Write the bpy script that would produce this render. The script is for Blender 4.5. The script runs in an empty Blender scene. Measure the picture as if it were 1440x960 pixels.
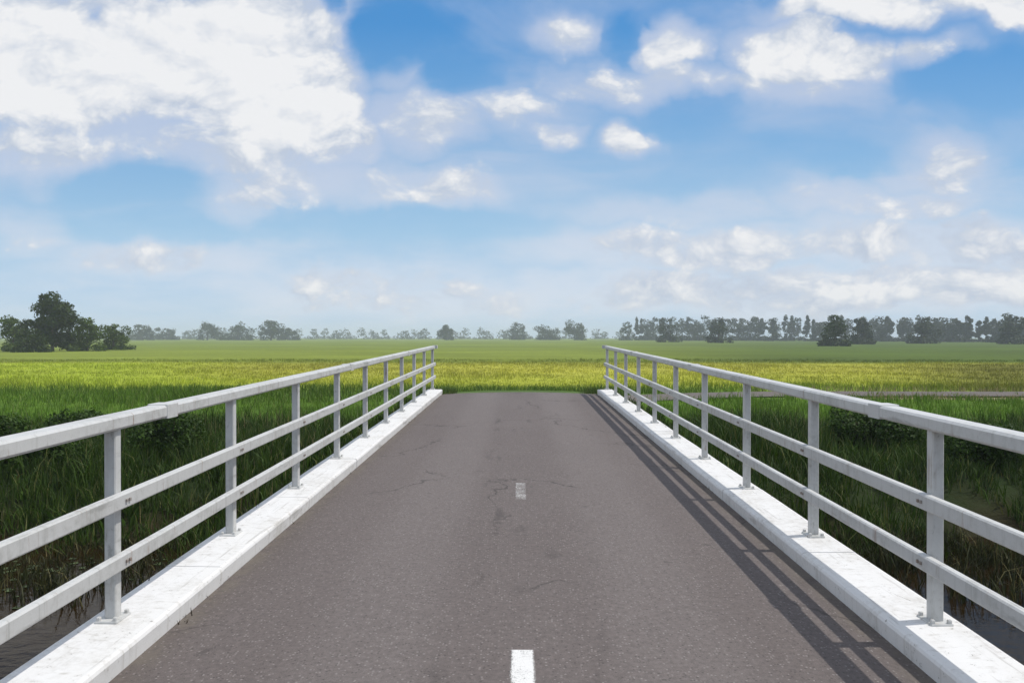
import bpy, math
import numpy as np
from mathutils import Vector

R = np.random.RandomState
scene = bpy.context.scene
col = scene.collection
PI = math.pi

# ------------------------------------------------------------------ helpers
def link(o):
    col.objects.link(o); return o

def mesh_obj(name, verts, faces, mats=None, parent=None, smooth=False, mat_index=None):
    """faces: list of index lists, or an (n,k) int array (k = 3 or 4)"""
    me = bpy.data.meshes.new(name)
    verts = np.asarray(verts, dtype=np.float32).reshape(-1, 3)
    if isinstance(faces, np.ndarray):
        k = faces.shape[1]; n = faces.shape[0]
        me.vertices.add(len(verts)); me.vertices.foreach_set('co', verts.ravel())
        me.loops.add(n * k); me.loops.foreach_set('vertex_index', faces.astype(np.int32).ravel())
        me.polygons.add(n)
        me.polygons.foreach_set('loop_start', np.arange(0, n * k, k, dtype=np.int32))
        me.polygons.foreach_set('loop_total', np.full(n, k, dtype=np.int32))
        me.update(calc_edges=True)
    else:
        me.from_pydata([tuple(v) for v in verts], [], [tuple(f) for f in faces]); me.update()
    for m in (mats or []):
        me.materials.append(m)
    if mat_index is not None:
        me.polygons.foreach_set('material_index', np.asarray(mat_index, dtype=np.int32))
    if smooth:
        me.polygons.foreach_set('use_smooth', np.ones(len(me.polygons), dtype=bool))
    o = bpy.data.objects.new(name, me); link(o)
    if parent: o.parent = parent
    return o

def thing(name, loc, label, cat, group=None):
    o = bpy.data.objects.new(name, None); link(o)
    o.location = loc; o.empty_display_size = .3
    o['label'] = label; o['category'] = cat
    if group: o['group'] = group
    return o

def tag(o, label=None, cat=None, group=None, kind=None):
    for k, v in (('label', label), ('category', cat), ('group', group), ('kind', kind)):
        if v: o[k] = v
    return o

class MB:
    """collects boxes / sweeps / tubes into one mesh"""
    def __init__(s): s.v = []; s.f = []
    def add(s, vs, fs):
        b = len(s.v); s.v += [tuple(p) for p in vs]; s.f += [[i + b for i in f] for f in fs]
    def box(s, x0, x1, y0, y1, z0, z1):
        s.add([(x0,y0,z0),(x1,y0,z0),(x1,y1,z0),(x0,y1,z0),(x0,y0,z1),(x1,y0,z1),(x1,y1,z1),(x0,y1,z1)],
              [[0,3,2,1],[4,5,6,7],[0,1,5,4],[1,2,6,5],[2,3,7,6],[3,0,4,7]])
    def bbox(s, x0, x1, y0, y1, z0, z1, b):
        """box with bevelled vertical and top edges"""
        prof = lambda i: [(x0+i,y0+b),(x0+b,y0+i),(x1-b,y0+i),(x1-i,y0+b),(x1-i,y1-b),(x1-b,y1-i),(x0+b,y1-i),(x0+i,y1-b)]
        vs = [(x,y,z0) for x,y in prof(0)] + [(x,y,z1-b) for x,y in prof(0)] + [(x,y,z1) for x,y in prof(b*.6)]
        fs = [list(range(7,-1,-1)), list(range(16,24))]
        for k in range(2):
            for i in range(8):
                j=(i+1)%8; fs.append([k*8+i,k*8+j,k*8+8+j,k*8+8+i])
        s.add(vs, fs)
    def sweep(s, prof, ys, zf, xoff=0):
        """closed profile (x,z) swept along y, following height zf(y)"""
        n = len(prof); vs = []
        for y in ys:
            vs += [(x + xoff, y, z + zf(y)) for x, z in prof]
        fs = [list(range(n))[::-1], [ (len(ys)-1)*n + i for i in range(n)]]
        for k in range(len(ys)-1):
            for i in range(n):
                j=(i+1)%n; fs.append([k*n+i, k*n+j, (k+1)*n+j, (k+1)*n+i])
        s.add(vs, fs)
    def tube(s, pts, rad, n=7):
        pts = [Vector(p) for p in pts]; vs = []; fs = []
        for k, p in enumerate(pts):
            d = (pts[min(k+1,len(pts)-1)] - pts[max(k-1,0)]).normalized()
            a = d.cross(Vector((0.3,1,0.1))).normalized(); b = d.cross(a)
            for i in range(n):
                t = 2*PI*i/n; vs.append(p + (a*math.cos(t) + b*math.sin(t))*rad[k])
        for k in range(len(pts)-1):
            for i in range(n):
                j=(i+1)%n; fs.append([k*n+i,k*n+j,(k+1)*n+j,(k+1)*n+i])
        fs.append(list(range(n))[::-1]); fs.append([(len(pts)-1)*n+i for i in range(n)])
        s.add(vs, fs)
    def build(s, name, mat, parent=None, smooth=False):
        o = mesh_obj(name, s.v, s.f, [mat], parent, smooth)
        import bmesh
        bm = bmesh.new(); bm.from_mesh(o.data); bmesh.ops.recalc_face_normals(bm, faces=bm.faces); bm.to_mesh(o.data); bm.free()
        return o

# ------------------------------------------------------------------ node helpers
class NT:
    def __init__(s, tree): s.t = tree; s.n = tree.nodes; s.l = tree.links
    def node(s, typ, **kw):
        n = s.n.new(typ)
        for k, v in kw.items(): setattr(n, k, v)
        return n
    def put(s, sock, v):
        if hasattr(v, 'is_linked') or isinstance(v, bpy.types.NodeSocket): s.l.new(v, sock)
        else: sock.default_value = v
    def math(s, op, a, b=None, c=None, clamp=False):
        n = s.node('ShaderNodeMath', operation=op, use_clamp=clamp)
        s.put(n.inputs[0], a)
        if b is not None: s.put(n.inputs[1], b)
        if c is not None: s.put(n.inputs[2], c)
        return n.outputs[0]
    def vmath(s, op, a, b=None):
        n = s.node('ShaderNodeVectorMath', operation=op)
        s.put(n.inputs[0], a)
        if b is not None: s.put(n.inputs[1], b)
        return n.outputs['Value'] if op in ('LENGTH','DOT_PRODUCT') else n.outputs[0]
    def maprange(s, v, a, b, c=0., d=1., smooth=True):
        n = s.node('ShaderNodeMapRange', interpolation_type='SMOOTHSTEP' if smooth else 'LINEAR')
        s.put(n.inputs[0], v)
        for i, x in zip((1,2,3,4), (a,b,c,d)): s.put(n.inputs[i], x)
        return n.outputs[0]
    def noise(s, vec, scale, detail=4., rough=.55, dist=0., lac=2.):
        n = s.node('ShaderNodeTexNoise')
        if vec is not None: s.put(n.inputs['Vector'], vec)
        n.inputs['Scale'].default_value = scale; n.inputs['Detail'].default_value = detail
        n.inputs['Roughness'].default_value = rough; n.inputs['Distortion'].default_value = dist
        n.inputs['Lacunarity'].default_value = lac
        return n.outputs[0]
    def mix(s, f, a, b, blend='MIX'):
        n = s.node('ShaderNodeMix', data_type='RGBA', blend_type=blend)
        s.put(n.inputs[0], f)
        s.put(n.inputs[6], a if not isinstance(a, tuple) else (*a[:3], 1.))
        s.put(n.inputs[7], b if not isinstance(b, tuple) else (*b[:3], 1.))
        return n.outputs[2]
    def sep(s, v):
        n = s.node('ShaderNodeSeparateXYZ'); s.put(n.inputs[0], v); return n.outputs
    def comb(s, x, y, z):
        n = s.node('ShaderNodeCombineXYZ')
        for i, v in enumerate((x,y,z)): s.put(n.inputs[i], v)
        return n.outputs[0]

def new_mat(name):
    m = bpy.data.materials.new(name); m.use_nodes = True
    nt = NT(m.node_tree); bsdf = m.node_tree.nodes['Principled BSDF']
    return m, nt, bsdf

def pos(nt): return nt.node('ShaderNodeNewGeometry').outputs['Position']

def bump(nt, bsdf, h, strength=.3, dist=.02):
    b = nt.node('ShaderNodeBump'); b.inputs['Strength'].default_value = strength; b.inputs['Distance'].default_value = dist
    nt.put(b.inputs['Height'], h); nt.put(bsdf.inputs['Normal'], b.outputs[0])

# ------------------------------------------------------------------ place
FIELD = -1.8; WATER = -2.75
END = 18.9            # bridge end (y)
SL = .0127
def zroad(s):
    """road height along its centre line"""
    if s <= 18: return SL * s if s > -6 else SL*-6 + (s+6)*.05
    if s <= 20.5:
        t = s - 18; return SL*18 + SL*t - .5*.0531*t*t
    z = SL*18 + SL*2.5 - .5*.0531*6.25 - .12*(s-20.5)
    lim = FIELD + .10
    # soft landing on the field
    k = .5
    return lim + k*math.log1p(math.exp(min((z-lim)/k, 50)))
def zdeck(y): return SL*y
def path(s):
    if s <= 28: return (0., s)
    a = (s-28)/18
    if a <= PI/2: return (18-18*math.cos(a), 28+18*math.sin(a))
    return (18+(s-28-18*PI/2), 46.)
PS = np.concatenate([np.arange(-60, 17, 1.), np.arange(17, 24, .25), np.arange(24, 57, .6), np.arange(57, 160, 4.)])
PP = np.array([path(s) for s in PS]); PZ = np.array([zroad(s) for s in PS])
PT = np.gradient(PP, axis=0); PT /= np.linalg.norm(PT, axis=1)[:, None]

def sstep(x, a, b):
    t = np.clip((x-a)/(b-a), 0, 1); return t*t*(3-2*t)
def ground_z(x, y):
    x = np.asarray(x, float); y = np.asarray(y, float)
    wob = .5*np.sin(x*.31+1.)+.35*np.sin(x*.83+2.2)+.2*np.sin(x*1.9)
    z = FIELD + .05*np.sin(x*.21+y*.13)*np.cos(y*.17) + .03*np.sin(x*.9+.3*y)
    far = np.clip((np.hypot(x, y)-60)/80, 0, 1); z = z*(1-far)+FIELD*far
    cut = sstep(y+wob*.4, -2.5, 2.) * (1-sstep(y+wob, 14.6, 19.2))
    z = z*(1-cut) + (-3.3)*cut
    # embankments of the lane (beyond and behind the bridge)
    near = (np.abs(x) < 170) & (np.abs(y) < 80)
    shp = z.shape; zz = z.ravel(); nn = near.ravel(); xs = x.ravel(); ys = y.ravel()
    idx = np.where(nn)[0]
    sel = (PS >= END-.1) | (PS <= -3)
    P = PP[sel]; Zp = PZ[sel]; T = PT[sel]
    for c in np.array_split(idx, max(1, len(idx)//4000)):
        d = np.hypot(xs[c][:,None]-P[None,:,0], ys[c][:,None]-P[None,:,1])
        h = Zp[None,:]-.06-np.maximum(0, d-2.35)*.62
        zz[c] = np.maximum(zz[c], h.max(axis=1))
        # keep the soil under the asphalt
    return zz.reshape(shp)

# ------------------------------------------------------------------ materials
def land_colour(nt, p):
    """base colour of the land: soil, dark bank plants, long grass, flowering meadow, far pasture"""
    s = nt.sep(p); x, y, z = s[0], s[1], s[2]
    n1 = nt.noise(p, .09, 4, .6); n2 = nt.noise(p, .9, 5, .6); n3 = nt.noise(p, .02, 3, .5)
    yy = nt.math('ADD', y, nt.math('MULTIPLY_ADD', n1, 10., -5.))
    yy = nt.math('ADD', yy, nt.math('MULTIPLY_ADD', n2, 3., -1.5))
    r = nt.node('ShaderNodeValToRGB'); cr = r.color_ramp
    stops = [(0,(.030,.021,.010)),(15.5,(.034,.026,.012)),(18,(.022,.038,.010)),(27,(.048,.100,.010)),(34,(.090,.175,.012)),
             (49,(.105,.185,.016)),(56,(.33,.36,.035)),(80,(.37,.36,.045)),(99,(.33,.33,.04)),(109,(.185,.225,.028)),(190,(.175,.215,.028)),(300,(.16,.205,.035))]
    while len(cr.elements) < len(stops): cr.elements.new(.5)
    for e, (d, c) in zip(cr.elements, stops): e.position = d/300; e.color = (*c, 1)
    nt.put(r.inputs[0], nt.math('DIVIDE', yy, 300.))
    c = r.outputs[0]
    lf = nt.math('MULTIPLY', nt.maprange(nt.math('DIVIDE', x, nt.math('MAXIMUM', y, 1.)), -.28, -.55), nt.math('MULTIPLY', nt.maprange(yy, 48., 58.), nt.maprange(yy, 108., 98.)))
    c = nt.mix(nt.math('MULTIPLY', lf, .75), c, (.34,.43,.030))
    # the pasture to the right is a darker green
    rt = nt.math('MULTIPLY', nt.maprange(nt.math('DIVIDE', x, nt.math('MAXIMUM', y, 1.)), 0., .42), nt.maprange(yy, 100., 112.))
    c = nt.mix(nt.math('MULTIPLY', rt, .85), c, (.060,.098,.014))
    # browner strip at the right end of the meadow
    br = nt.math('MULTIPLY', nt.maprange(nt.math('DIVIDE', x, nt.math('MAXIMUM', y, 1.)), .42, .62), nt.maprange(yy, 104., 96.))
    br = nt.math('MULTIPLY', br, nt.maprange(yy, 40., 55.))
    c = nt.mix(nt.math('MULTIPLY', br, .7), c, (.12,.12,.022))
    # verge of the lane: shorter, fresher grass
    vx = nt.maprange(nt.math('ABSOLUTE', nt.math('ADD', x, nt.math('MULTIPLY_ADD', n2, 3., -1.5))), 7.5, 4.5)
    vg = nt.math('MULTIPLY', vx, nt.math('MULTIPLY', nt.maprange(y, 18., 19.), nt.maprange(y, 46., 36.)))
    vg = nt.math('MULTIPLY', vg, nt.maprange(z, -1.75, -1.2))
    c = nt.mix(vg, c, (.085,.140,.032))
    sh = nt.math('ABSOLUTE', nt.math('SUBTRACT', nt.math('ABSOLUTE', nt.math('SUBTRACT', y, 46.)), 2.3))
    sh = nt.math('MULTIPLY', nt.maprange(nt.math('ADD', sh, nt.math('MULTIPLY_ADD', n2, 1.2, -.6)), .9, .3), nt.maprange(x, 13., 17.))
    c = nt.mix(nt.math('MULTIPLY', sh, .8), c, (.27,.21,.13))
    v = nt.math('MULTIPLY_ADD', n2, .9, .55)
    v = nt.math('MULTIPLY', v, nt.math('MULTIPLY_ADD', n3, .9, .55))
    v = nt.math('MULTIPLY', v, nt.math('MULTIPLY_ADD', nt.noise(nt.vmath('MULTIPLY', p, (.25,1.,1.)), .12, 4, .6), .8, .6))
    return nt.mix(1., c, nt.comb(v, v, v), 'MULTIPLY')

def make_ground_mat():
    m, nt, b = new_mat('land')
    p = pos(nt); c = land_colour(nt, p)
    b.inputs['Base Color'].default_value = (1,1,1,1); nt.put(b.inputs['Base Color'], c)
    b.inputs['Roughness'].default_value = .95; b.inputs['Specular IOR Level'].default_value = .12
    bump(nt, b, nt.noise(p, 4., 6, .7), .8, .12)
    return m
def make_blade_mat(name, base=None, translucent=.35):
    m, nt, b = new_mat(name)
    p = pos(nt)
    a = nt.node('ShaderNodeAttribute', attribute_name='tint').outputs['Fac']
    c = land_colour(nt, p) if base is None else nt.mix(nt.noise(p, .6, 3, .5), base[0], base[1])
    v = nt.math('MULTIPLY_ADD', a, .9, .6)
    c = nt.mix(1., c, nt.comb(v, v, nt.math('MULTIPLY', v, .9)), 'MULTIPLY')
    # some dry blades
    c = nt.mix(nt.math('MULTIPLY', nt.maprange(a, .86, .95), .5), c, (.26,.22,.09))
    nt.put(b.inputs['Base Color'], c); b.inputs['Roughness'].default_value = .6
    b.inputs['Specular IOR Level'].default_value = .25
    t = nt.node('ShaderNodeBsdfTranslucent'); nt.put(t.inputs[0], c)
    mx = nt.node('ShaderNodeMixShader'); mx.inputs[0].default_value = translucent
    out = m.node_tree.nodes['Material Output']
    nt.l.new(b.outputs[0], mx.inputs[1]); nt.l.new(t.outputs[0], mx.inputs[2]); nt.l.new(mx.outputs[0], out.inputs[0])
    return m
def make_leaf_mat(name, c0, c1):
    return make_blade_mat(name, (c0, c1), .25)

def make_asphalt():
    m, nt, b = new_mat('asphalt')
    p = pos(nt); s = nt.sep(p)
    fine = nt.noise(p, 260., 3, .7); mid = nt.noise(p, 38., 4, .65)
    big = nt.noise(nt.vmath('MULTIPLY', p, (1.,.35,1.)), 1.1, 5, .6)
    blot = nt.noise(nt.vmath('MULTIPLY', p, (1.,.22,1.)), 4.0, 5, .65)
    c = nt.mix(big, (.114,.095,.088), (.155,.133,.124))
    # paler, polished wheel tracks and a darker dirty edge by the kerbs
    ax = nt.math('ABSOLUTE', s[0])
    wt = nt.math('MULTIPLY', nt.maprange(ax, .30, .62), nt.maprange(ax, 1.28, .9))
    c = nt.mix(nt.math('MULTIPLY', wt, .38), c, (.182,.160,.150))
    ed = nt.maprange(nt.math('ADD', ax, nt.math('MULTIPLY_ADD', blot, .35, -.17)), 1.58, 1.86)
    c = nt.mix(nt.math('MULTIPLY', ed, .45), c, (.105,.088,.076))
    k = nt.math('ADD', nt.math('MULTIPLY_ADD', fine, 1.3, .35), nt.math('MULTIPLY_ADD', mid, .9, -.45))
    c = nt.mix(1., c, nt.comb(k,k,k), 'MULTIPLY')
    # pale aggregate
    vo = nt.node('ShaderNodeTexVoronoi'); nt.put(vo.inputs['Vector'], p); vo.inputs['Scale'].default_value = 62.
    st = nt.math('MULTIPLY', nt.maprange(vo.outputs['Distance'], .42, .25), nt.maprange(nt.sep(vo.outputs['Color'])[0], .70, .80))
    c = nt.mix(nt.math('MULTIPLY', st, .55), c, (.33,.30,.28))
    dk = nt.math('MULTIPLY', nt.maprange(vo.outputs['Distance'], .45, .25), nt.maprange(nt.sep(vo.outputs['Color'])[1], .74, .82))
    c = nt.mix(nt.math('MULTIPLY', dk, .55), c, (.045,.040,.038))
    # oil drips down the middle of the lane, a darker patch, pale dust by the kerbs
    oil = nt.math('MULTIPLY', nt.maprange(nt.noise(nt.vmath('MULTIPLY', p, (3.2,.8,1.)), 1.3, 4, .6), .58, .70), nt.maprange(ax, .75, .2))
    c = nt.mix(nt.math('MULTIPLY', oil, .5), c, (.055,.049,.046))
    spot = nt.maprange(nt.noise(p, 5.5, 2, .5), .72, .76)
    c = nt.mix(nt.math('MULTIPLY', spot, .45), c, (.06,.053,.05))
    gr = nt.math('MULTIPLY', nt.maprange(nt.math('ADD', ax, nt.math('MULTIPLY_ADD', mid, .22, -.11)), 1.70, 1.84), nt.maprange(nt.noise(p, 6., 5, .7), .42, .56))
    c = nt.mix(nt.math('MULTIPLY', gr, .6), c, (.155,.135,.11))
    # hair cracks
    vc = nt.node('ShaderNodeTexVoronoi', feature='DISTANCE_TO_EDGE')
    wp = nt.node('ShaderNodeVectorMath', operation='ADD'); nt.put(wp.inputs[0], p)
    nz = nt.node('ShaderNodeTexNoise'); nt.put(nz.inputs['Vector'], p); nz.inputs['Scale'].default_value = 2.2; nz.inputs['Detail'].default_value = 6
    sc = nt.node('ShaderNodeVectorMath', operation='SCALE'); nt.put(sc.inputs[0], nz.outputs['Color']); sc.inputs['Scale'].default_value = .9
    nt.put(wp.inputs[1], sc.outputs[0]); nt.put(vc.inputs['Vector'], wp.outputs[0]); vc.inputs['Scale'].default_value = .36
    cr = nt.math('MULTIPLY', nt.maprange(vc.outputs[0], .0075, .002), nt.maprange(nt.noise(p, .5, 2, .5), .46, .54))
    c = nt.mix(nt.math('MULTIPLY', cr, .6), c, (.05,.044,.04))
    nt.put(b.inputs['Base Color'], c); b.inputs['Roughness'].default_value = .88; b.inputs['Specular IOR Level'].default_value = .25
    h = nt.math('ADD', fine, nt.math('MULTIPLY', cr, -2.))
    bump(nt, b, h, .5, .004)
    return m

def make_paint(name, colour, dirt, dirt_amt=.5, rough=.6, chip=.72, rust=0.):
    m, nt, b = new_mat(name)
    p = pos(nt)
    n = nt.noise(p, 2.6, 6, .65); n2 = nt.noise(p, 24., 6, .7); n4 = nt.noise(p, 90., 4, .7)
    run = nt.noise(nt.vmath('MULTIPLY', p, (10.,26.,1.2)), 1., 4, .6)        # runs down the sides
    lng = nt.noise(nt.vmath('MULTIPLY', p, (26.,1.3,8.)), 1., 5, .65)        # scuffs along the lane
    d = nt.maprange(nt.math('ADD', nt.math('MULTIPLY', n, .55), nt.math('MULTIPLY', n2, .45)), .46, .70)
    c = nt.mix(nt.math('MULTIPLY', d, dirt_amt), colour, dirt)
    c = nt.mix(nt.math('MULTIPLY', nt.maprange(run, .54, .74), dirt_amt*.8), c, dirt)
    c = nt.mix(nt.math('MULTIPLY', nt.maprange(lng, .58, .70), dirt_amt*.9), c, tuple(.72*x for x in dirt))
    ch = nt.maprange(nt.math('ADD', nt.math('MULTIPLY', n2, .6), nt.math('MULTIPLY', n4, .4)), chip-.10, chip-.07)
    c = nt.mix(nt.math('MULTIPLY', ch, .8), c, tuple(.55*x for x in dirt))
    if rust:
        rn = nt.math('MULTIPLY', nt.maprange(nt.noise(nt.vmath('MULTIPLY', p, (9.,34.,1.6)), 1., 5, .7), .56, .70), nt.maprange(n, .44, .58))
        c = nt.mix(nt.math('MULTIPLY', rn, rust), c, (.22,.11,.05))
    nt.put(b.inputs['Base Color'], c); b.inputs['Roughness'].default_value = rough
    bump(nt, b, nt.math('ADD', n2, nt.math('MULTIPLY_ADD', n4, .5, nt.math('MULTIPLY', ch, -.5))), .35, .004)
    return m

def make_marking():
    m, nt, b = new_mat('road_paint')
    p = pos(nt)
    n = nt.noise(p, 55., 5, .7); n1 = nt.noise(p, 7., 4, .6)
    y = nt.sep(p)[1]
    far_ = nt.maprange(y, 4.5, 7.)
    n0_ = nt.noise(p, 210., 4, .75)
    ax = nt.math('ABSOLUTE', nt.sep(p)[0])
    g = nt.math('ADD', nt.math('MULTIPLY', n0_, .55), nt.math('MULTIPLY', nt.math('ADD', nt.math('MULTIPLY', n, .5), nt.math('MULTIPLY', n1, .5)), .45))
    g = nt.math('SUBTRACT', g, nt.math('MULTIPLY', nt.maprange(ax, .042, .060), .16))       # ragged edges
    w = nt.math('MULTIPLY_ADD', far_, .10, .385)
    a = nt.maprange(nt.math('SUBTRACT', g, w), -.03, .10)
    a = nt.math('MULTIPLY', a, nt.math('MULTIPLY_ADD', far_, -.35, 1.))
    b.inputs['Base Color'].default_value = (.72,.71,.68,1); b.inputs['Roughness'].default_value = .7
    tr = nt.node('ShaderNodeBsdfTransparent'); mx = nt.node('ShaderNodeMixShader')
    nt.put(mx.inputs[0], a); nt.l.new(tr.outputs[0], mx.inputs[1]); nt.l.new(b.outputs[0], mx.inputs[2])
    nt.l.new(mx.outputs[0], m.node_tree.nodes['Material Output'].inputs[0])
    return m

def make_water():
    m, nt, b = new_mat('peat_water')
    p = pos(nt)
    c = nt.mix(nt.noise(p, .5, 4, .6), (.008,.0055,.002), (.026,.016,.006))
    nt.put(b.inputs['Base Color'], c); b.inputs['Roughness'].default_value = .06
    b.inputs['Specular IOR Level'].default_value = .11; b.inputs['IOR'].default_value = 1.33
    h = nt.noise(nt.vmath('MULTIPLY', p, (1.,1.6,1.)), 2.6, 4, .6)
    bump(nt, b, h, .22, .05)
    return m

def make_concrete():
    m, nt, b = new_mat('concrete')
    p = pos(nt)
    c = nt.mix(nt.noise(p, 2., 6, .65), (.20,.19,.17), (.33,.32,.29))
    c = nt.mix(nt.math('MULTIPLY', nt.maprange(nt.noise(nt.vmath('MULTIPLY', p, (5.,5.,.6)), 1., 4, .6), .5, .7), .6), c, (.08,.085,.06))
    nt.put(b.inputs['Base Color'], c); b.inputs['Roughness'].default_value = .9
    bump(nt, b, nt.noise(p, 30., 5, .7), .3, .006)
    return m
def make_bark():
    m, nt, b = new_mat('bark')
    p = pos(nt)
    c = nt.mix(nt.noise(nt.vmath('MULTIPLY', p, (4.,4.,1.)), 2., 5, .6), (.05,.038,.026), (.12,.095,.07))
    nt.put(b.inputs['Base Color'], c); b.inputs['Roughness'].default_value = .95
    return m

M_LAND = make_ground_mat(); M_GRASS = make_blade_mat('grass_blades')
M_REED = make_blade_mat('bank_plants', ((.015,.034,.003),(.056,.108,.006)), .2)
M_ASPH = make_asphalt(); M_KERB = make_paint('white_kerb_paint', (.725,.715,.69), (.36,.33,.275), .50, .65, .70)
M_RAIL = make_paint('weathered_grey_paint', (.56,.56,.54), (.30,.30,.27), .6, .5, .74, .8)
M_BOLT = make_paint('rusty_steel', (.30,.27,.24), (.17,.085,.04), .8, .6); M_MARK = make_marking(); M_WATER = make_water(); M_CONC = make_concrete(); M_BARK = make_bark()
M_SEDGE = make_blade_mat('sedge', ((.012,.014,.003),(.036,.042,.008)), .2); M_DRY = make_blade_mat('dry_stems', ((.16,.12,.06),(.30,.24,.13)), .1)
M_LEAF_DARK = make_leaf_mat('leaves_dark', (.010,.024,.003), (.044,.076,.008))
M_LEAF_BANK = make_leaf_mat('leaves_bank', (.018,.042,.005), (.055,.11,.008))
M_LEAF_MID = make_leaf_mat('leaves_mid', (.040,.072,.010), (.095,.145,.020))
M_LEAF_WOOD = make_leaf_mat('leaves_wood', (.014,.022,.008), (.050,.066,.022))
M_LILY = make_leaf_mat('floating_leaves', (.05,.075,.03), (.10,.13,.06))

# ------------------------------------------------------------------ ground, water, road
def axis(neg, pos_, near):
    return np.unique(np.concatenate([neg, near, pos_]))
gx = np.unique(np.concatenate([np.arange(-16, 16.01, .35), np.arange(-60, -16, 1.2), np.arange(16.5, 60, 1.2),
                               np.geomspace(60, 2440, 26), -np.geomspace(60, 2440, 26)]))
gy = np.unique(np.concatenate([np.arange(-6, 40.01, .35), np.arange(40.5, 110, 1.3), np.arange(-60, -6, 1.5),
                               np.geomspace(110, 2440, 26), -np.geomspace(60, 2440, 16)]))
GX, GY = np.meshgrid(gx, gy); GZ = ground_z(GX, GY)
gv = np.stack([GX, GY, GZ], -1).reshape(-1, 3)
nx, ny = len(gx), len(gy)
ii = (np.arange(ny-1)[:,None]*nx + np.arange(nx-1)[None,:]).ravel()
gf = np.stack([ii, ii+1, ii+1+nx, ii+nx], 1)
g = mesh_obj('ground', gv, gf, [M_LAND], smooth=True); tag(g, kind='structure')

w = mesh_obj('water', [(-900,-4,WATER),(900,-4,WATER),(900,19.6,WATER),(-900,19.6,WATER)], [[0,1,2,3]], [M_WATER]); tag(w, kind='structure')

def strip(name, sel, half, mat, lift):
    P = PP[sel]; T = PT[sel]; Z = PZ[sel]; N = np.stack([T[:,1], -T[:,0]], 1)
    ks = np.linspace(-1, 1, 9); vs = []
    for i in range(len(P)):
        wv = .05*math.sin(PS[sel][i]*1.7)+.04*math.sin(PS[sel][i]*4.1) if PS[sel][i] > END+.3 else 0
        for k in ks:
            d = k*(half + wv*(abs(k) > .9))
            crown = .045*(1-k*k)
            vs.append((P[i,0]+N[i,0]*d, P[i,1]+N[i,1]*d, Z[i]+lift+crown-.02))
    n = len(ks); fs = []
    for i in range(len(P)-1):
        for k in range(n-1): fs.append([i*n+k, i*n+k+1, (i+1)*n+k+1, (i+1)*n+k])
    return mesh_obj(name, vs, fs, [mat], smooth=True)
road = strip('road', np.ones(len(PS), bool), 1.869, M_ASPH, .02); tag(road, kind='structure')

def dash(y0, y1, hw):
    ys = np.linspace(y0, y1, 6); vs = []
    for y in ys: vs += [(-hw, y, zdeck(y)+.0490), (hw, y, zdeck(y)+.0490)]
    # road crown is 0.045 at the centre: sheets 4 mm above it
    fs = [[2*i, 2*i+1, 2*i+3, 2*i+2] for i in range(5)]
    return mesh_obj('road_marking', vs, fs, [M_MARK])
for y0, y1, hw in ((1.6, 3.76, .060), (7.05, 7.80, .058)):
    tag(dash(y0, y1, hw), kind='structure')

# ------------------------------------------------------------------ bridge
br = thing('bridge', (0, 8, FIELD), 'narrow concrete bridge carrying the grey asphalt lane over the dark ditch', 'bridge')
def local(o, root):            # children keep world placement
    o.parent = root; o.matrix_parent_inverse = root.matrix_basis.inverted(); return o
ysw = np.linspace(-3.2, END, 40)
mb = MB(); mb.sweep([(-2.235,-.04),(-1.9,-.42),(1.9,-.42),(2.235,-.04)], ysw, zdeck)
local(mb.build('deck', M_CONC), br)
for y0, y1 in ((-4.2, -3.205), (END+.005, END+.9)):
    a = MB(); a.box(-2.24, 2.24, y0, y1, -3.6, zdeck(y0)-.06)
    local(a.build('abutment', M_CONC), br)

jt = MB()
for y0, y1, h_ in ((END+.05, END+.11, .006), (END+.15, END+.21, .006)):
    jt.sweep([(-1.86, .0), (1.86, .0), (1.86, .004), (.9, .038), (0, .0475+h_*.3), (-.9, .038), (-1.86, .004)], [y0, y1], lambda y: zroad(y)+.002)
local(jt.build('expansion_joint', M_BOLT), br)
# kerbs
def kerb(sgn, label):
    t = thing('kerb', (sgn*2.07, -3.2, zdeck(-3.2)), label, 'kerb', 'white kerbs along the bridge')
    cuts = np.append(np.arange(-3.2 + (.35 if sgn > 0 else 0), END-1., 2.02), END-.02)
    L = [(a_, b_-.010) for a_, b_ in zip(cuts[:-1], cuts[1:])]
    for y0, y1 in L:
        m = MB(); ys = np.linspace(y0, y1, 9)
        prof = [(1.872,-.035),(1.866,.078),(1.873,.092),(1.890,.100),(2.214,.104),(2.230,.098),(2.236,.08),(2.236,-.035)]
        rng = R(int(y0*10)+50)
        jx, jz = rng.uniform(-.004,.004), rng.uniform(-.0035,.0035); nk = rng.uniform(0, .006, 9)
        m.sweep([(sgn*(x+jx), z+jz) for x, z in prof], ys, lambda y: zdeck(y) - .002*math.sin(y*2.3+sgn))
        local(m.build('kerb_segment', M_KERB), t)
kerb(-1, 'white painted kerb on the left of the lane, its inner face bright in the sun')
kerb(1, 'white painted kerb on the right of the lane, its inner face in shade')

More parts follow.
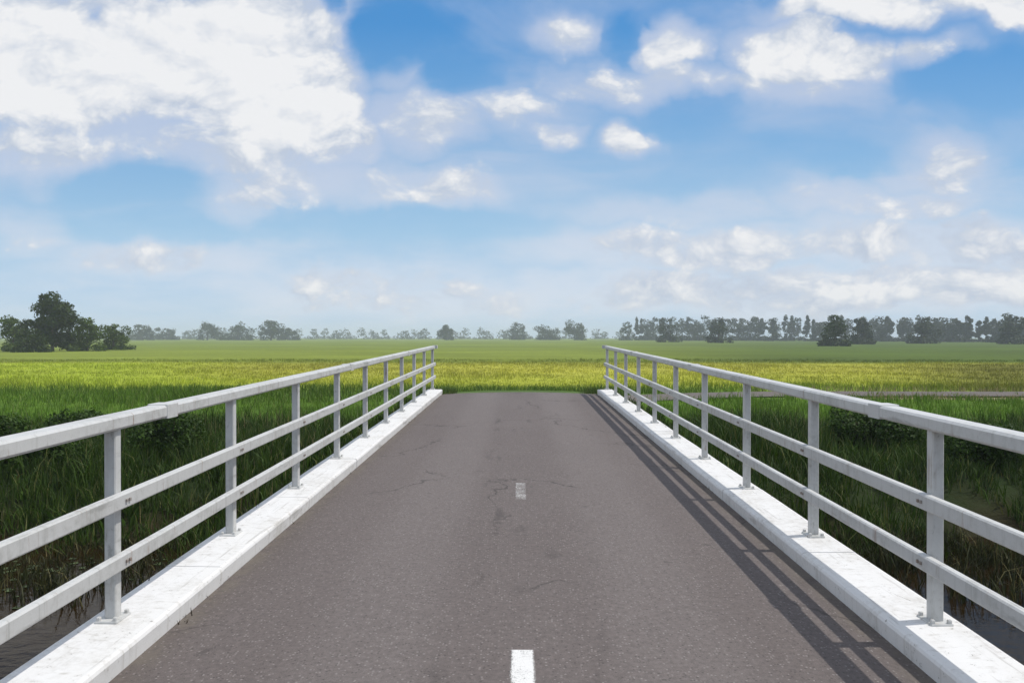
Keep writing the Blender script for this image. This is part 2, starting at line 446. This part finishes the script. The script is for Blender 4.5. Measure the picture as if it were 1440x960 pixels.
# railings
POST_Y = [4.0+1.65*k for k in range(-4, 10)]
def railing(sgn, label):
    t = thing('railing', (sgn*2.1, -3, zdeck(-3)+.10), label, 'railing', 'railings on both sides of the bridge')
    rng = R(5+sgn)
    X = 2.105
    for y in POST_Y:
        z = zdeck(y)+.1015; m = MB()
        x0 = sgn*X
        m.bbox(x0-.03, x0+.03, y-.03, y+.03, z+.012, z+.9755, .006)
        o = local(m.build('post', M_RAIL), t)
        for zz in (.405, .715):           # bolts through the rails
            bt = MB()
            for dy in (-.016, .016):
                bx = sgn*(X-.078); bt.bbox(min(bx, bx-sgn*.009), max(bx, bx-sgn*.009), y+dy-.008, y+dy+.008, z-.1015+zz-.008, z-.1015+zz+.008, .002)
            bo = bt.build('bolt', M_BOLT); bo.parent = o
        q = MB(); q.bbox(x0-.058, x0+.058, y-.075, y+.075, z-.004, z+.012, .005)
        for bx in (-.042, .042):
            for by in (-.058, .058):
                q.bbox(x0+bx-.010, x0+bx+.010, y+by-.010, y+by+.010, z+.011, z+.030, .004)
        pl = q.build('base_plate', M_RAIL); pl.parent = o
    ys = np.linspace(POST_Y[0]-.12, POST_Y[-1]+.05, 40)
    def rail(name, z0, z1, xa, xb, b=.008):
        m = MB()
        p = [(xa+b,z0),(xb-b,z0),(xb,z0+b),(xb,z1-b),(xb-b,z1),(xa+b,z1),(xa,z1-b),(xa,z0+b)]
        m.sweep([(sgn*x, z) for x, z in p], ys, zdeck)
        return local(m.build(name, M_RAIL), t)
    for y in POST_Y[1::3]:               # splice sleeves on the handrail
        m = MB(); m.bbox(sgn*X-.060, sgn*X+.060, y+.50, y+.64, zdeck(y+.57)+1.073, zdeck(y+.57)+1.155, .004)
        local(m.build('splice_sleeve', M_RAIL), t)
    rail('handrail', 1.077, 1.150, X-.055, X+.055, .012)
    rail('middle_rail', .675, .755, X-.078, X-.032)
    rail('lower_rail', .365, .445, X-.078, X-.032)
railing(-1, 'pale grey post and rail bridge railing on the left, its road side sunlit')
railing(1, 'pale grey bridge railing on the right, its road side in shade, shadows at its foot')

# ------------------------------------------------------------------ grass and bank plants
def blades(name, px, py, pz, h, wd, nb, lean, spread, mat, seed, kind='stuff', parent=None):
    """nb bent blades around every point, one mesh"""
    r = R(seed); n = len(px)*nb
    bx = np.repeat(px, nb) + r.normal(0, 1, n)*np.repeat(spread, nb)
    by = np.repeat(py, nb) + r.normal(0, 1, n)*np.repeat(spread, nb)
    bz = np.repeat(pz, nb) - .03
    H = np.repeat(h, nb)*r.uniform(.55, 1.15, n); W = np.repeat(wd, nb)*r.uniform(.6, 1.3, n)
    a = r.uniform(0, 2*PI, n); la = r.uniform(0, 2*PI, n); ln = r.uniform(.05, 1., n)*lean*H
    dx, dy = np.cos(a)*W/2, np.sin(a)*W/2
    lx, ly = np.cos(la)*ln, np.sin(la)*ln
    v = np.empty((n, 5, 3), np.float32)
    v[:,0] = np.stack([bx-dx, by-dy, bz], 1); v[:,1] = np.stack([bx+dx, by+dy, bz], 1)
    mx, my, mz = bx+lx*.35, by+ly*.35, bz+H*.6
    v[:,2] = np.stack([mx+dx*.8, my+dy*.8, mz], 1); v[:,3] = np.stack([mx-dx*.8, my-dy*.8, mz], 1)
    v[:,4] = np.stack([bx+lx, by+ly, bz+H*(1-.25*(ln/np.maximum(H,1e-3))**2)], 1)
    base = np.arange(n)[:,None]*5
    tri = np.concatenate([base+np.array([0,1,2]), base+np.array([0,2,3]), base+np.array([3,2,4])], 0)
    o = mesh_obj(name, v.reshape(-1,3), tri, [mat], parent)
    at = o.data.attributes.new('tint', 'FLOAT', 'POINT')
    at.data.foreach_set('value', np.repeat(r.uniform(0, 1, n), 5).astype(np.float32))
    if kind: o['kind'] = kind
    return o
def off_road(x, y, margin=2.0):
    d = np.full(len(x), 1e9)
    for c in np.array_split(np.arange(len(x)), max(1, len(x)//5000)):
        d[c] = np.hypot(x[c][:,None]-PP[None,:,0], y[c][:,None]-PP[None,:,1]).min(1)
    return d > margin
def vnoise(x, y, s, seed):
    r = R(seed); o = np.zeros_like(x)
    for k in range(7):
        a = r.uniform(0, 2*PI); f = s*r.uniform(.6, 1.8); o += np.sin((x*math.cos(a)+y*math.sin(a))*f+r.uniform(0, 6.3))
    return o/7*1.9

# dark sedges and reeds on the wet bank, both sides of the ditch
r = R(3)
n = 15000
x = r.uniform(-30, 30, n); y = 15.0+ 15*r.uniform(0, 1, n)**1.25
k = (np.abs(x) > 2.3+np.clip(y-18, 0, 3)*.3) & off_road(x, y, 2.4) & (vnoise(x, y, .8, 4) > -.75-.05*(y-15))
x, y = x[k], y[k]
hh = .62*(1+.55*vnoise(x, y, .45, 8))*r.uniform(.6, 1.3, len(x)); hh = np.clip(hh, .16, 1.25)
hh *= np.where(np.abs(x) < 6, .55, 1.)
blades('bank_vegetation', x, y, ground_z(x, y), hh, np.full(len(x), .024), 9, .75, np.full(len(x), .10), M_REED, 11)
n = 3000    # near bank, at the foot of the bridge and along the water's edge
x = r.uniform(-18, 18, n); y = 16.2-7.5*r.uniform(0, 1, n)**1.5
k = (vnoise(x, y, .9, 21) > .02+.16*(15-y)) & (np.abs(x) > 2.6)
x, y = x[k], y[k]
blades('water_sedge', x, y, np.full(len(x), WATER-.02), np.clip(.42+.3*vnoise(x, y, .6, 2), .15, .85), np.full(len(x), .02), 9, .9, np.full(len(x), .07), M_SEDGE, 12)
n = 700      # broad-leaved weeds
x = r.uniform(-26, 26, n); y = r.uniform(16.5, 30, n); k = off_road(x, y, 3.0) & (vnoise(x, y, .6, 71) > .1)
x, y = x[k], y[k]
blades('bank_weeds', x, y, ground_z(x, y), r.uniform(.25, .75, len(x)), np.full(len(x), .075), 11, 1., np.full(len(x), .13), M_LEAF_BANK, 18)
# dry stems
n = 900
x = r.uniform(-26, 26, n); y = r.uniform(15.2, 33, n); k = off_road(x, y, 3.2) & (vnoise(x, y, .7, 61) > .15)
x, y = x[k], y[k]
blades('dry_stems', x, y, ground_z(x, y), r.uniform(.5, 1.15, len(x)), np.full(len(x), .013), 3, .35, np.full(len(x), .12), M_DRY, 19)
# grass of the verge, the long grass and the flowering meadow
n = 42000
y = 19 + 100*r.uniform(0, 1, n)**1.35; x = r.uniform(-1, 1, n)*(6+y*.78)
k = off_road(x, y, 2.02); x, y = x[k], y[k]
long_ = sstep(y, 25, 32)*(1-sstep(y, 50, 60))
verge = (np.abs(x) < 6) & (y < 40)
h = np.where(verge, .16, .26+.22*long_)*(1+.45*vnoise(x, y, .35, 5))*r.uniform(.7, 1.25, len(x))
blades('meadow_grass', x, y, ground_z(x, y), np.clip(h, .07, .8), np.where(y < 40, .018, .034), 6, .7, np.where(y < 40, .12, .22), M_GRASS, 13)
n = 260      # taller tufts by the ends of the kerbs, and weeds in the kerb joints
sg = r.choice([-1, 1], n); y = END + r.uniform(.02, 1.1, n); x = sg*(1.62+.9*r.uniform(0, 1, n))
blades('verge_tufts', x, y, ground_z(x, y)+.03, r.uniform(.10, .30, n), np.full(n, .010), 8, .8, np.full(n, .05), M_GRASS, 15)
n = 120
sg = r.choice([-1, 1], n); y = r.uniform(3.4, END, n); x = sg*np.where(r.uniform(0,1,n) < .55, 1.858, 2.243)
blades('kerb_weeds', x, y, SL*y + np.where(np.abs(x) < 2, .0, -.02), np.where(np.abs(x) < 2, .06, .22)*r.uniform(.5, 1.3, n), np.full(n, .006), 7, 1.1, np.full(n, .018), M_GRASS, 16)
n = 2600    # short grass right behind the end of the bridge
y = 19.0 + 3.4*r.uniform(0, 1, n); x = r.choice([-1, 1], n)*(1.84+2.6*r.uniform(0, 1, n)**1.4)
zz = ground_z(x, y)
blades('verge_grass', x, y, zz, np.full(n, .13)*r.uniform(.5, 1.4, n), np.full(n, .011), 7, .9, np.full(n, .07), M_GRASS, 14)

# floating leaves on the peat water
n = 2600
x = r.uniform(-18, 18, n); y = r.uniform(3, 15.5, n)
k = vnoise(x, y, .55, 31)+.35*vnoise(x, y, 2., 32) > .42
x, y = x[k], y[k]; n = len(x)
ang = np.arange(7)/7*2*PI*.93
rad = r.uniform(.035, .10, n); a0 = r.uniform(0, 2*PI, n)
v = np.empty((n, 8, 3), np.float32); v[:,0] = np.stack([x, y, np.full(n, WATER+.006)], 1)
for j in range(7):
    v[:,j+1] = np.stack([x+rad*np.cos(a0+ang[j]), y+rad*np.sin(a0+ang[j]), WATER+.007+r.uniform(0, .012, n)], 1)
b = np.arange(n)[:,None]*8
tri = np.concatenate([b+np.array([0, j+1, j+2]) for j in range(6)], 0)
o = mesh_obj('floating_leaves', v.reshape(-1,3), tri, [M_LILY])
at = o.data.attributes.new('tint', 'FLOAT', 'POINT'); at.data.foreach_set('value', np.repeat(r.uniform(0,.85,n), 8).astype(np.float32))
o['kind'] = 'stuff'

# ------------------------------------------------------------------ trees and shrubs
def leaf_cloud(lobes, nleaf, size, seed):
    """leaf-sized quads spread through lobes (cx,cy,cz,rx,ry,rz); gaps come from a noise threshold"""
    r = R(seed)
    L = np.array(lobes, float); vol = (L[:,3]*L[:,4]*L[:,5])**(2/3); pr = vol/vol.sum()
    li = r.choice(len(L), nleaf, p=pr)
    d = r.normal(size=(nleaf, 3)); d /= np.linalg.norm(d, axis=1)[:,None]
    rad = r.uniform(.25, 1., nleaf)**.45 * (1+.10*r.normal(size=nleaf))
    C = L[li,:3] + d*rad[:,None]*L[li,3:]
    # clumps
    sc = 1.3/max(L[:,3].mean(), .1)
    keep = (np.sin(C[:,0]*sc*2.1+seed)+np.sin(C[:,1]*sc*2.3+2*seed)+np.sin(C[:,2]*sc*2.7+1.3*seed)+.9*r.normal(size=nleaf)) > -1.15
    C = C[keep]; d = d[keep]; n = len(C)
    nrm = d + r.normal(size=(n,3))*.75 + np.array([0,0,.35]); nrm /= np.linalg.norm(nrm, axis=1)[:,None]
    t = np.cross(nrm, r.normal(size=(n,3))); t /= np.linalg.norm(t, axis=1)[:,None]; bt = np.cross(nrm, t)
    s = size*r.uniform(.55, 1.35, n)[:,None]
    v = np.stack([C-t*s*.9, C-bt*s*.45+nrm*s*.1, C+t*s*.9, C+bt*s*.45+nrm*s*.1], 1)
    f = (np.arange(n)[:,None]*4+np.arange(4)[None,:])
    return v.reshape(-1,3), f, np.repeat(r.uniform(0, .84, n), 4)
def crown_obj(parent, lobes, nleaf, size, mat, seed, name='crown'):
    v, f, t = leaf_cloud(lobes, nleaf, size, seed)
    o = mesh_obj(name, v, f, [mat], parent)
    at = o.data.attributes.new('tint', 'FLOAT', 'POINT'); at.data.foreach_set('value', t.astype(np.float32))
    return o
def tree_lobes(h, rad, seed, base=.22, n=11, taper=.75):
    r = R(seed); lo = []
    for i in range(n):
        t = (i+.5)/n; z = h*(base + (1-base)*.9*t) + r.uniform(-.05,.05)*h
        w = rad*math.sin(PI*min(1, .22+.80*t*taper))**.6
        a = r.uniform(0, 2*PI); d = w*r.uniform(.2, .78)
        q = rad*r.uniform(.26, .50)*(1-.3*t)
        lo.append((d*math.cos(a), d*math.sin(a), z, q, q, q*r.uniform(.7, .95)))
    if base < .10:                      # low growth down to the ground
        for i in range(8):
            a = r.uniform(0, 2*PI); d = rad*r.uniform(.45, 1.05); q = rad*r.uniform(.20, .36)
            lo.append((d*math.cos(a), d*math.sin(a), q*.45, q, q, q*.9))
    lo.append((0, 0, h*.9, rad*.3, rad*.3, h*.10)); lo.append((0, 0, h*.55, rad*.6, rad*.6, h*.26))
    return lo
def trunk_obj(parent, h, rad, lobes, seed, mat=None):
    r = R(seed); m = MB(); t0 = max(.05, rad*.055)
    top = h*.72
    pts = [(0,0,-.4),(0,0,.1*h),(r.normal()*.03*rad, r.normal()*.03*rad, .3*h),(r.normal()*.06*rad, r.normal()*.06*rad, .5*h),(0,0,top)]
    m.tube(pts, [t0*1.5, t0, t0*.85, t0*.6, t0*.25])
    for lb in lobes[:8]:
        z0 = max(.12*h, min(lb[2]-.25*h*.5, top*.85))
        m.tube([(0,0,z0), (lb[0]*.5, lb[1]*.5, (z0+lb[2])/2+.02*h), (lb[0]*.95, lb[1]*.95, lb[2])], [t0*.5, t0*.32, t0*.1], 5)
    return m.build('trunk', mat or M_BARK, parent, True)
F = 1100.
def at(px, D):      # lateral position of a picture column at a distance along the lane
    return (px-730)/F*D
def tree(px, D, top, rad, label, mat, seed, nleaf, size, cat='tree', name='tree', group=None, base=.22, n=11, taper=.75, h=None):
    x = at(px, D); z0 = float(ground_z(np.array([x]), np.array([D]))[0])
    if h is None: h = (474-top)/F*D + 1.6 - z0
    t = thing(name, (x, D, z0), label, cat, group)
    lo = tree_lobes(h, rad, seed, base, n, taper)
    crown_obj(t, lo, nleaf, size, mat, seed); trunk_obj(t, h, rad, lo, seed)
    return t
tree(70, 190, 410, 6.4, 'tall dark broadleaf tree rising alone above the bushes on the left', M_LEAF_DARK, 41, 15000, .40, base=.12, n=19)
tree(14, 186, 447, 5.0, 'low rounded bush left of the tall dark tree', M_LEAF_MID, 42, 4200, .40, 'bush', 'bush', base=.05)
tree(42, 178, 462, 4.4, 'small bush at the foot of the tall dark tree', M_LEAF_DARK, 49, 2600, .36, 'bush', 'bush', base=.03)
tree(120, 192, 446, 4.9, 'broad green bush standing right beside the tall dark tree', M_LEAF_MID, 43, 4200, .40, 'bush', 'bush', base=.05)
tree(157, 210, 455, 4.8, 'paler low bush at the right end of the clump by the tall tree', M_LEAF_MID, 44, 3200, .40, 'bush', 'bush', base=.04)

G = 'hazy trees on the far edge of the pasture'
FT = [ # px, D, top, radius, label
 (196, 640, 455, 8.5, 'first hazy tree right of the dark clump, wide and rounded'),
 (232, 700, 460, 8.0, 'low hazy tree between two taller ones left of the lane'),
 (290, 660, 453, 9.0, 'hazy tree with a domed crown, left one of a close group of three'),
 (334, 640, 455, 10.0, 'broad hazy tree in the middle of a close group of three'),
 (380, 620, 449, 9.0, 'tallest hazy tree left of the lane, right one of a close group of three'),
 (404, 660, 460, 7.0, 'small hazy tree leaning on the tallest one left of the lane'),
 (628, 660, 455, 7.0, 'lone hazy tree on the horizon just left of the lane'),
 (728, 720, 453, 8.5, 'hazy tree straight above the far end of the lane'),
 (768, 680, 456, 9.0, 'low wide hazy tree just right of the lane axis'),
 (812, 650, 452, 10.0, 'hazy domed tree at the left of the gap before the right wood'),
]
for i, (px, D, top, rad, lab) in enumerate(FT):
    D *= 1.4; rad *= 1.4; top += 1.5
    tree(px, D, top, rad*1.35, lab, M_LEAF_WOOD, 60+i, 2600, 1.25, group=G, base=(.06,.02,.14,.05,.18,.03,.10,.05,.02,.12)[i], n=(9,7,12,10,14,6,9,12,8,11)[i], taper=(.75,.6,.8,.7,.9,.6,.95,.75,.6,.8)[i])
G2 = 'nearer trees in front of the right wood'
NT2 = [
 (935, 540, 447, 8.5, 'first tree of the right wood, standing at its left end'),
 (1010, 470, 446, 7.5, 'round tree in front of the wood left of the darkest tree'),
 (1172, 300, 443, 5.2, 'darkest and nearest tree in front of the wood on the right'),
 (1212, 380, 447, 5.0, 'blue grey tree just right of the darkest one'),
 (1296, 420, 445, 7.0, 'broad tree in front of the wood well right of the darkest tree'),
 (1420, 390, 444, 7.0, 'tall tree at the right end of the wood by the picture edge'),
]
for i, (px, D, top, rad, lab) in enumerate(NT2):
    tree(px, D, top, rad*1.25, lab, M_LEAF_DARK if px == 1172 else M_LEAF_WOOD, 80+i, 2600, .75, group=G2, base=.06, n=10)
# the far wood that reads as one mass
r = R(99); V = []; Fc = []; T = []; off = 0
for i in range(70):
    t = i/69; px = 880 + t*640 + r.uniform(-6, 6); D = 860 - 400*t + r.uniform(-25, 60)
    h = (474-(445+r.uniform(-4, 5)))/F*D + 3.4
    rad = r.choice([3.6, 5.5, 7.5, 9.])*r.uniform(.85, 1.1); h *= r.uniform(.84, 1.06)
    v, f, tt = leaf_cloud(tree_lobes(h, rad*1.2, 200+i, .03, 9), 1500, 1.1, 200+i)
    V.append(v + np.array([at(px, D), D, FIELD], np.float32)); Fc.append(f+off); T.append(tt); off += len(v)
for i in range(46):      # thin, very far line of trees closing the horizon
    px = 130 + i*18 + r.uniform(-7, 7); D = 1400+r.uniform(-60, 160)
    h = (474-(462+r.uniform(-3, 4)))/F*D + 3.4; rad = r.uniform(11, 17)
    v, f, tt = leaf_cloud(tree_lobes(h, rad, 300+i, .02, 6), 420, 1.9, 300+i)
    V.append(v + np.array([at(px, D), D, FIELD], np.float32)); Fc.append(f+off); T.append(tt); off += len(v)
o = mesh_obj('far_wood', np.concatenate(V), np.concatenate(Fc), [M_LEAF_WOOD]); o['kind'] = 'stuff'
a = o.data.attributes.new('tint', 'FLOAT', 'POINT'); a.data.foreach_set('value', np.concatenate(T).astype(np.float32))

# dark shrubs on the far bank of the ditch
SH = [ # px, D, h, rad, label
 (236, 22.0, 1.6, 1.2, 'dark green shrub on the bank behind the left railing, nearest to the lane'),
 (22, 20.0, 1.35, 1.3, 'dark bushy shrub at the left picture edge behind the left railing'),
 (112, 25.0, .85, 1.3, 'low spreading shrub set back between the two dark shrubs on the left'),
 (1226, 23.5, 1.6, 1.35, 'dark green shrub on the bank behind the right railing, nearest to the lane'),
 (1396, 20.5, 1.45, 1.2, 'leafy shrub at the right picture edge behind the right railing'),
]
for i, (px, D, h, rad, lab) in enumerate(SH):
    x = at(px, D); z0 = float(ground_z(np.array([x]), np.array([D]))[0])
    t = thing('shrub', (x, D, z0), lab, 'shrub', 'dark shrubs on the ditch bank')
    rr = R(400+i); lo = []
    for k in range(13):
        a = rr.uniform(0, 2*PI); d = rad*rr.uniform(.1, .8)
        q = rad*rr.uniform(.28, .45)
        lo.append((d*math.cos(a), d*math.sin(a), max(q*.6, h*rr.uniform(.2, .82)*(1-.25*d/rad)), q, q, q*.8))
    crown_obj(t, lo, 9000, .062, M_LEAF_BANK, 400+i)
    m = MB()
    for lb in lo[:9]:
        m.tube([(0,0,-.1), (lb[0]*.45, lb[1]*.45, lb[2]*.55), (lb[0], lb[1], lb[2]+.1)], [.03, .02, .006], 5)
    m.build('stem', M_BARK, t, True)

# ------------------------------------------------------------------ air
hv = MB(); hv.box(-2500, 2500, -2500, 2500, -4.4, 26)
hm = bpy.data.materials.new('air'); hm.use_nodes = True
for nd in list(hm.node_tree.nodes):
    if nd.type == 'BSDF_PRINCIPLED': hm.node_tree.nodes.remove(nd)
pv = hm.node_tree.nodes.new('ShaderNodeVolumePrincipled')
pv.inputs['Color'].default_value = (.85,.925,1.,1); pv.inputs['Density'].default_value = .00038; pv.inputs['Anisotropy'].default_value = 0.
hm.node_tree.links.new(pv.outputs[0], hm.node_tree.nodes['Material Output'].inputs['Volume'])
hz = hv.build('haze', hm); hz['kind'] = 'stuff'

# ------------------------------------------------------------------ sun and sky
sd = Vector((1., .15, 1.83)).normalized()
elev = math.asin(sd.z); azim = math.atan2(sd.x, sd.y)
sl = bpy.data.lights.new('sun', 'SUN'); sl.energy = 3.05; sl.angle = math.radians(.53); sl.color = (1., .955, .90)
so = bpy.data.objects.new('sun', sl); link(so); so.rotation_euler = (-sd).to_track_quat('-Z', 'Y').to_euler(); so.location = (40, 6, 75)

wd = bpy.data.worlds.new('World'); scene.world = wd; wd.use_nodes = True
nt = NT(wd.node_tree); bg = wd.node_tree.nodes['Background']
sky = nt.node('ShaderNodeTexSky', sky_type='NISHITA', sun_disc=False, sun_elevation=elev, sun_rotation=azim,
              altitude=0., air_density=1., dust_density=.25, ozone_density=1.5)
STR = .12
d = nt.node('ShaderNodeTexCoord').outputs['Generated']
s = nt.sep(d)
yy = nt.math('MAXIMUM', nt.math('ABSOLUTE', s[1]), .12)
u = nt.math('DIVIDE', s[0], yy); v = nt.math('DIVIDE', s[2], yy)      # tangents of bearing and elevation
uv = nt.comb(u, v, 0.)
# cloud masses: (bearing, elevation) as px offsets / 1100
BL = [ # px, py, rx, ry, amount
 (110, 70, 360, 120, 1.3), (330, 75, 200, 125, 1.3), (410, 150, 115, 66, 1.2), (478, 190, 60, 52, .8), (60, 210, 110, 60, .75),
 (290, 205, 300, 62, .60), (130, 190, 200, 40, .62), (560, 92, 60, 42, .62), (585, 165, 110, 60, .62), (420, 255, 330, 48, .55), (620, 262, 110, 40, .55),
 (230, 360, 190, 36, .45), (480, 395, 230, 34, .52), (30, 320, 70, 40, .35),
 (785, 58, 58, 28, .62), (748, 150, 50, 26, .5), (772, 186, 48, 24, .66), (882, 188, 56, 26, .80), (936, 66, 40, 44, .80),
 (1085, 70, 105, 58, .95), (1180, 88, 80, 34, .9), (1190, 12, 190, 32, .78), (1385, 4, 100, 40, 1.15), (460, 285, 260, 40, .5), (720, 150, 120, 60, .4), (1290, 82, 70, 28, .72),
 (890, 118, 190, 36, .56), (1110, 122, 140, 36, .5), (1312, 232, 100, 56, .64), (1220, 285, 190, 36, .56), (940, 300, 180, 34, .5),
 (950, 350, 260, 44, .62), (1290, 350, 260, 52, .72), (1090, 410, 520, 42, .74), (1330, 400, 200, 44, .78), (630, 420, 300, 34, .55), (1300, 150, 60, 20, .3),
]
HOLES = [(565, 40, 85, 62, .75), (625, 82, 60, 40, .6), (872, 42, 36, 40, .6), (1390, 118, 130, 52, .75), (960, 165, 66, 40, .45), (1150, 218, 110, 30, .45),
         (170, 255, 110, 46, .55), (205, 310, 160, 26, .35), (560, 320, 220, 30, .42), (116, 18, 20, 26, .5), (460, 8, 20, 18, .4)]
warp = nt.node('ShaderNodeTexNoise'); nt.put(warp.inputs['Vector'], uv); warp.inputs['Scale'].default_value = 9.; warp.inputs['Detail'].default_value = 5
wv = nt.vmath('MULTIPLY', nt.vmath('SUBTRACT', warp.outputs['Color'], (.5,.5,.5)), (.13,.085,0.))
puv = nt.vmath('ADD', uv, wv)
def blob_sum(items, combine='MAXIMUM'):
    acc = None
    for px, py, rx, ry, am in items:
        # the blob in tangent space
        q = nt.vmath('MULTIPLY', nt.vmath('SUBTRACT', puv, ((px-720)/F, (474-py)/F, 0.)), (F/rx, F/ry, 0.))
        m = nt.maprange(nt.vmath('LENGTH', q), 1.35, .25, 0., am)
        acc = m if acc is None else nt.math(combine, acc, m)
    return acc
cov = blob_sum(BL); hole = blob_sum(HOLES)
# broken cloud over the rest of the sky, overhead and to the sides
out = nt.math('MAXIMUM', nt.maprange(v, .46, .8), nt.maprange(nt.math('ABSOLUTE', u), .68, 1.))
cov = nt.math('MAXIMUM', nt.math('SUBTRACT', cov, hole), nt.math('MULTIPLY', out, .62))
el = nt.math('MAXIMUM', s[2], 0.)
# noise on the cloud layer (perspective flattening towards the horizon)
def layer(off, h):
    zz = nt.math('ADD', nt.math('MAXIMUM', s[2], 0.), h)
    return nt.comb(nt.math('ADD', nt.math('DIVIDE', s[0], zz), off[0]), nt.math('ADD', nt.math('DIVIDE', s[1], zz), off[1]), 0.)
pc = nt.vmath('MULTIPLY', uv, (1., 1.55, 0.))
def puff(off, fine=True):
    p_ = nt.vmath('ADD', pc, off)
    w_ = nt.node('ShaderNodeTexNoise'); nt.put(w_.inputs['Vector'], p_); w_.inputs['Scale'].default_value = 7.; w_.inputs['Detail'].default_value = 4
    p_ = nt.vmath('ADD', p_, nt.vmath('MULTIPLY', nt.vmath('SUBTRACT', w_.outputs['Color'], (.5,.5,.5)), (.10,.10,0.)))
    a = nt.noise(p_, 5.0, 10, .60, .0)
    vo = nt.node('ShaderNodeTexVoronoi', feature='SMOOTH_F1', normalize=True, voronoi_dimensions='2D'); nt.put(vo.inputs['Vector'], p_)
    vo.inputs['Scale'].default_value = 8.5; vo.inputs['Detail'].default_value = 4.; vo.inputs['Roughness'].default_value = .55
    vo.inputs['Lacunarity'].default_value = 2.3; vo.inputs['Smoothness'].default_value = .35
    bil = nt.math('SUBTRACT', 1.0, nt.math('MULTIPLY', vo.outputs['Distance'], 1.55))
    return nt.math('ADD', nt.math('MULTIPLY', a, .58), nt.math('MULTIPLY', bil, .42))
n0 = puff((3.1, 1.7, 0.)); n1 = puff((3.1+.014, 1.7+.024, 0.))
wisp = nt.noise(layer((1., 4.), .16), 2.1, 9, .62, .5)
wisp2 = nt.noise(nt.vmath('MULTIPLY', uv, (2.2, 7., 0.)), 1.6, 9, .62, .8)
dens = nt.math('ADD', cov, nt.math('MULTIPLY_ADD', n0, 2.2, -1.22))
alpha = nt.maprange(dens, .30, .66)
va = nt.math('ADD', nt.math('MULTIPLY', cov, .85), nt.math('MULTIPLY_ADD', nt.math('ADD', nt.math('MULTIPLY', wisp, .5), nt.math('MULTIPLY', wisp2, .5)), 1.15, -.30))
va = nt.math('SUBTRACT', va, nt.math('MULTIPLY', hole, .45))
veil = nt.maprange(va, .0, .85, 0., .86)
# light and shade of the clouds: the sun stands high on the right
thick = nt.maprange(dens, .40, 1.05)
lit = nt.math('ADD', .50, nt.math('MULTIPLY', nt.math('SUBTRACT', n0, n1), 3.4))
lit = nt.math('ADD', lit, nt.math('MULTIPLY', nt.math('SUBTRACT', thick, .42), .8), clamp=True)
ccol = nt.mix(lit, (.53,.60,.72), (.87,.88,.90))
G_ = 1/STR
def scl(c):
    n_ = nt.node('ShaderNodeVectorMath', operation='SCALE'); nt.put(n_.inputs[0], c); n_.inputs['Scale'].default_value = G_; return n_.outputs[0]
rmp = nt.node('ShaderNodeValToRGB'); cr = rmp.color_ramp
stp = [(0,(.54,.66,.86)),(.06,(.44,.60,.83)),(.13,(.37,.57,.79)),(.20,(.28,.49,.75)),(.30,(.165,.38,.70)),(.40,(.070,.285,.65)),(.9,(.05,.20,.50))]
while len(cr.elements) < len(stp): cr.elements.new(.5)
for e, (q_, c_) in zip(cr.elements, stp): e.position = q_; e.color = (*c_, 1)
nt.put(rmp.inputs[0], v)
sk = nt.mix(.86, nt.mix(1., sky.outputs[0], (.75, 1.1, 1.15), 'MULTIPLY'), scl(rmp.outputs[0]))
vcol = nt.mix(nt.maprange(v, .0, .30), (.72,.78,.87), (.52,.60,.77))
c = nt.mix(veil, sk, scl(vcol)); c = nt.mix(alpha, c, scl(ccol))
nt.put(bg.inputs[0], c); bg.inputs[1].default_value = STR

# ------------------------------------------------------------------ camera
cam = bpy.data.cameras.new('camera'); cam.lens = 27.5; cam.sensor_width = 36; cam.clip_end = 6000; cam.clip_start = .05
co = bpy.data.objects.new('camera', cam); link(co); co.location = (-.015, 0., 1.6)
co.rotation_euler = (math.radians(90-.31), 0, math.radians(.52))
scene.camera = co
scene.view_settings.view_transform = 'Standard'; scene.view_settings.look = 'None'; scene.view_settings.exposure = 0.; scene.view_settings.gamma = 1.
scene.view_settings.use_curve_mapping = False
scene.cycles.use_denoising = True
scene.cycles.volume_bounces = 1; scene.cycles.max_bounces = 6; scene.cycles.transparent_max_bounces = 8
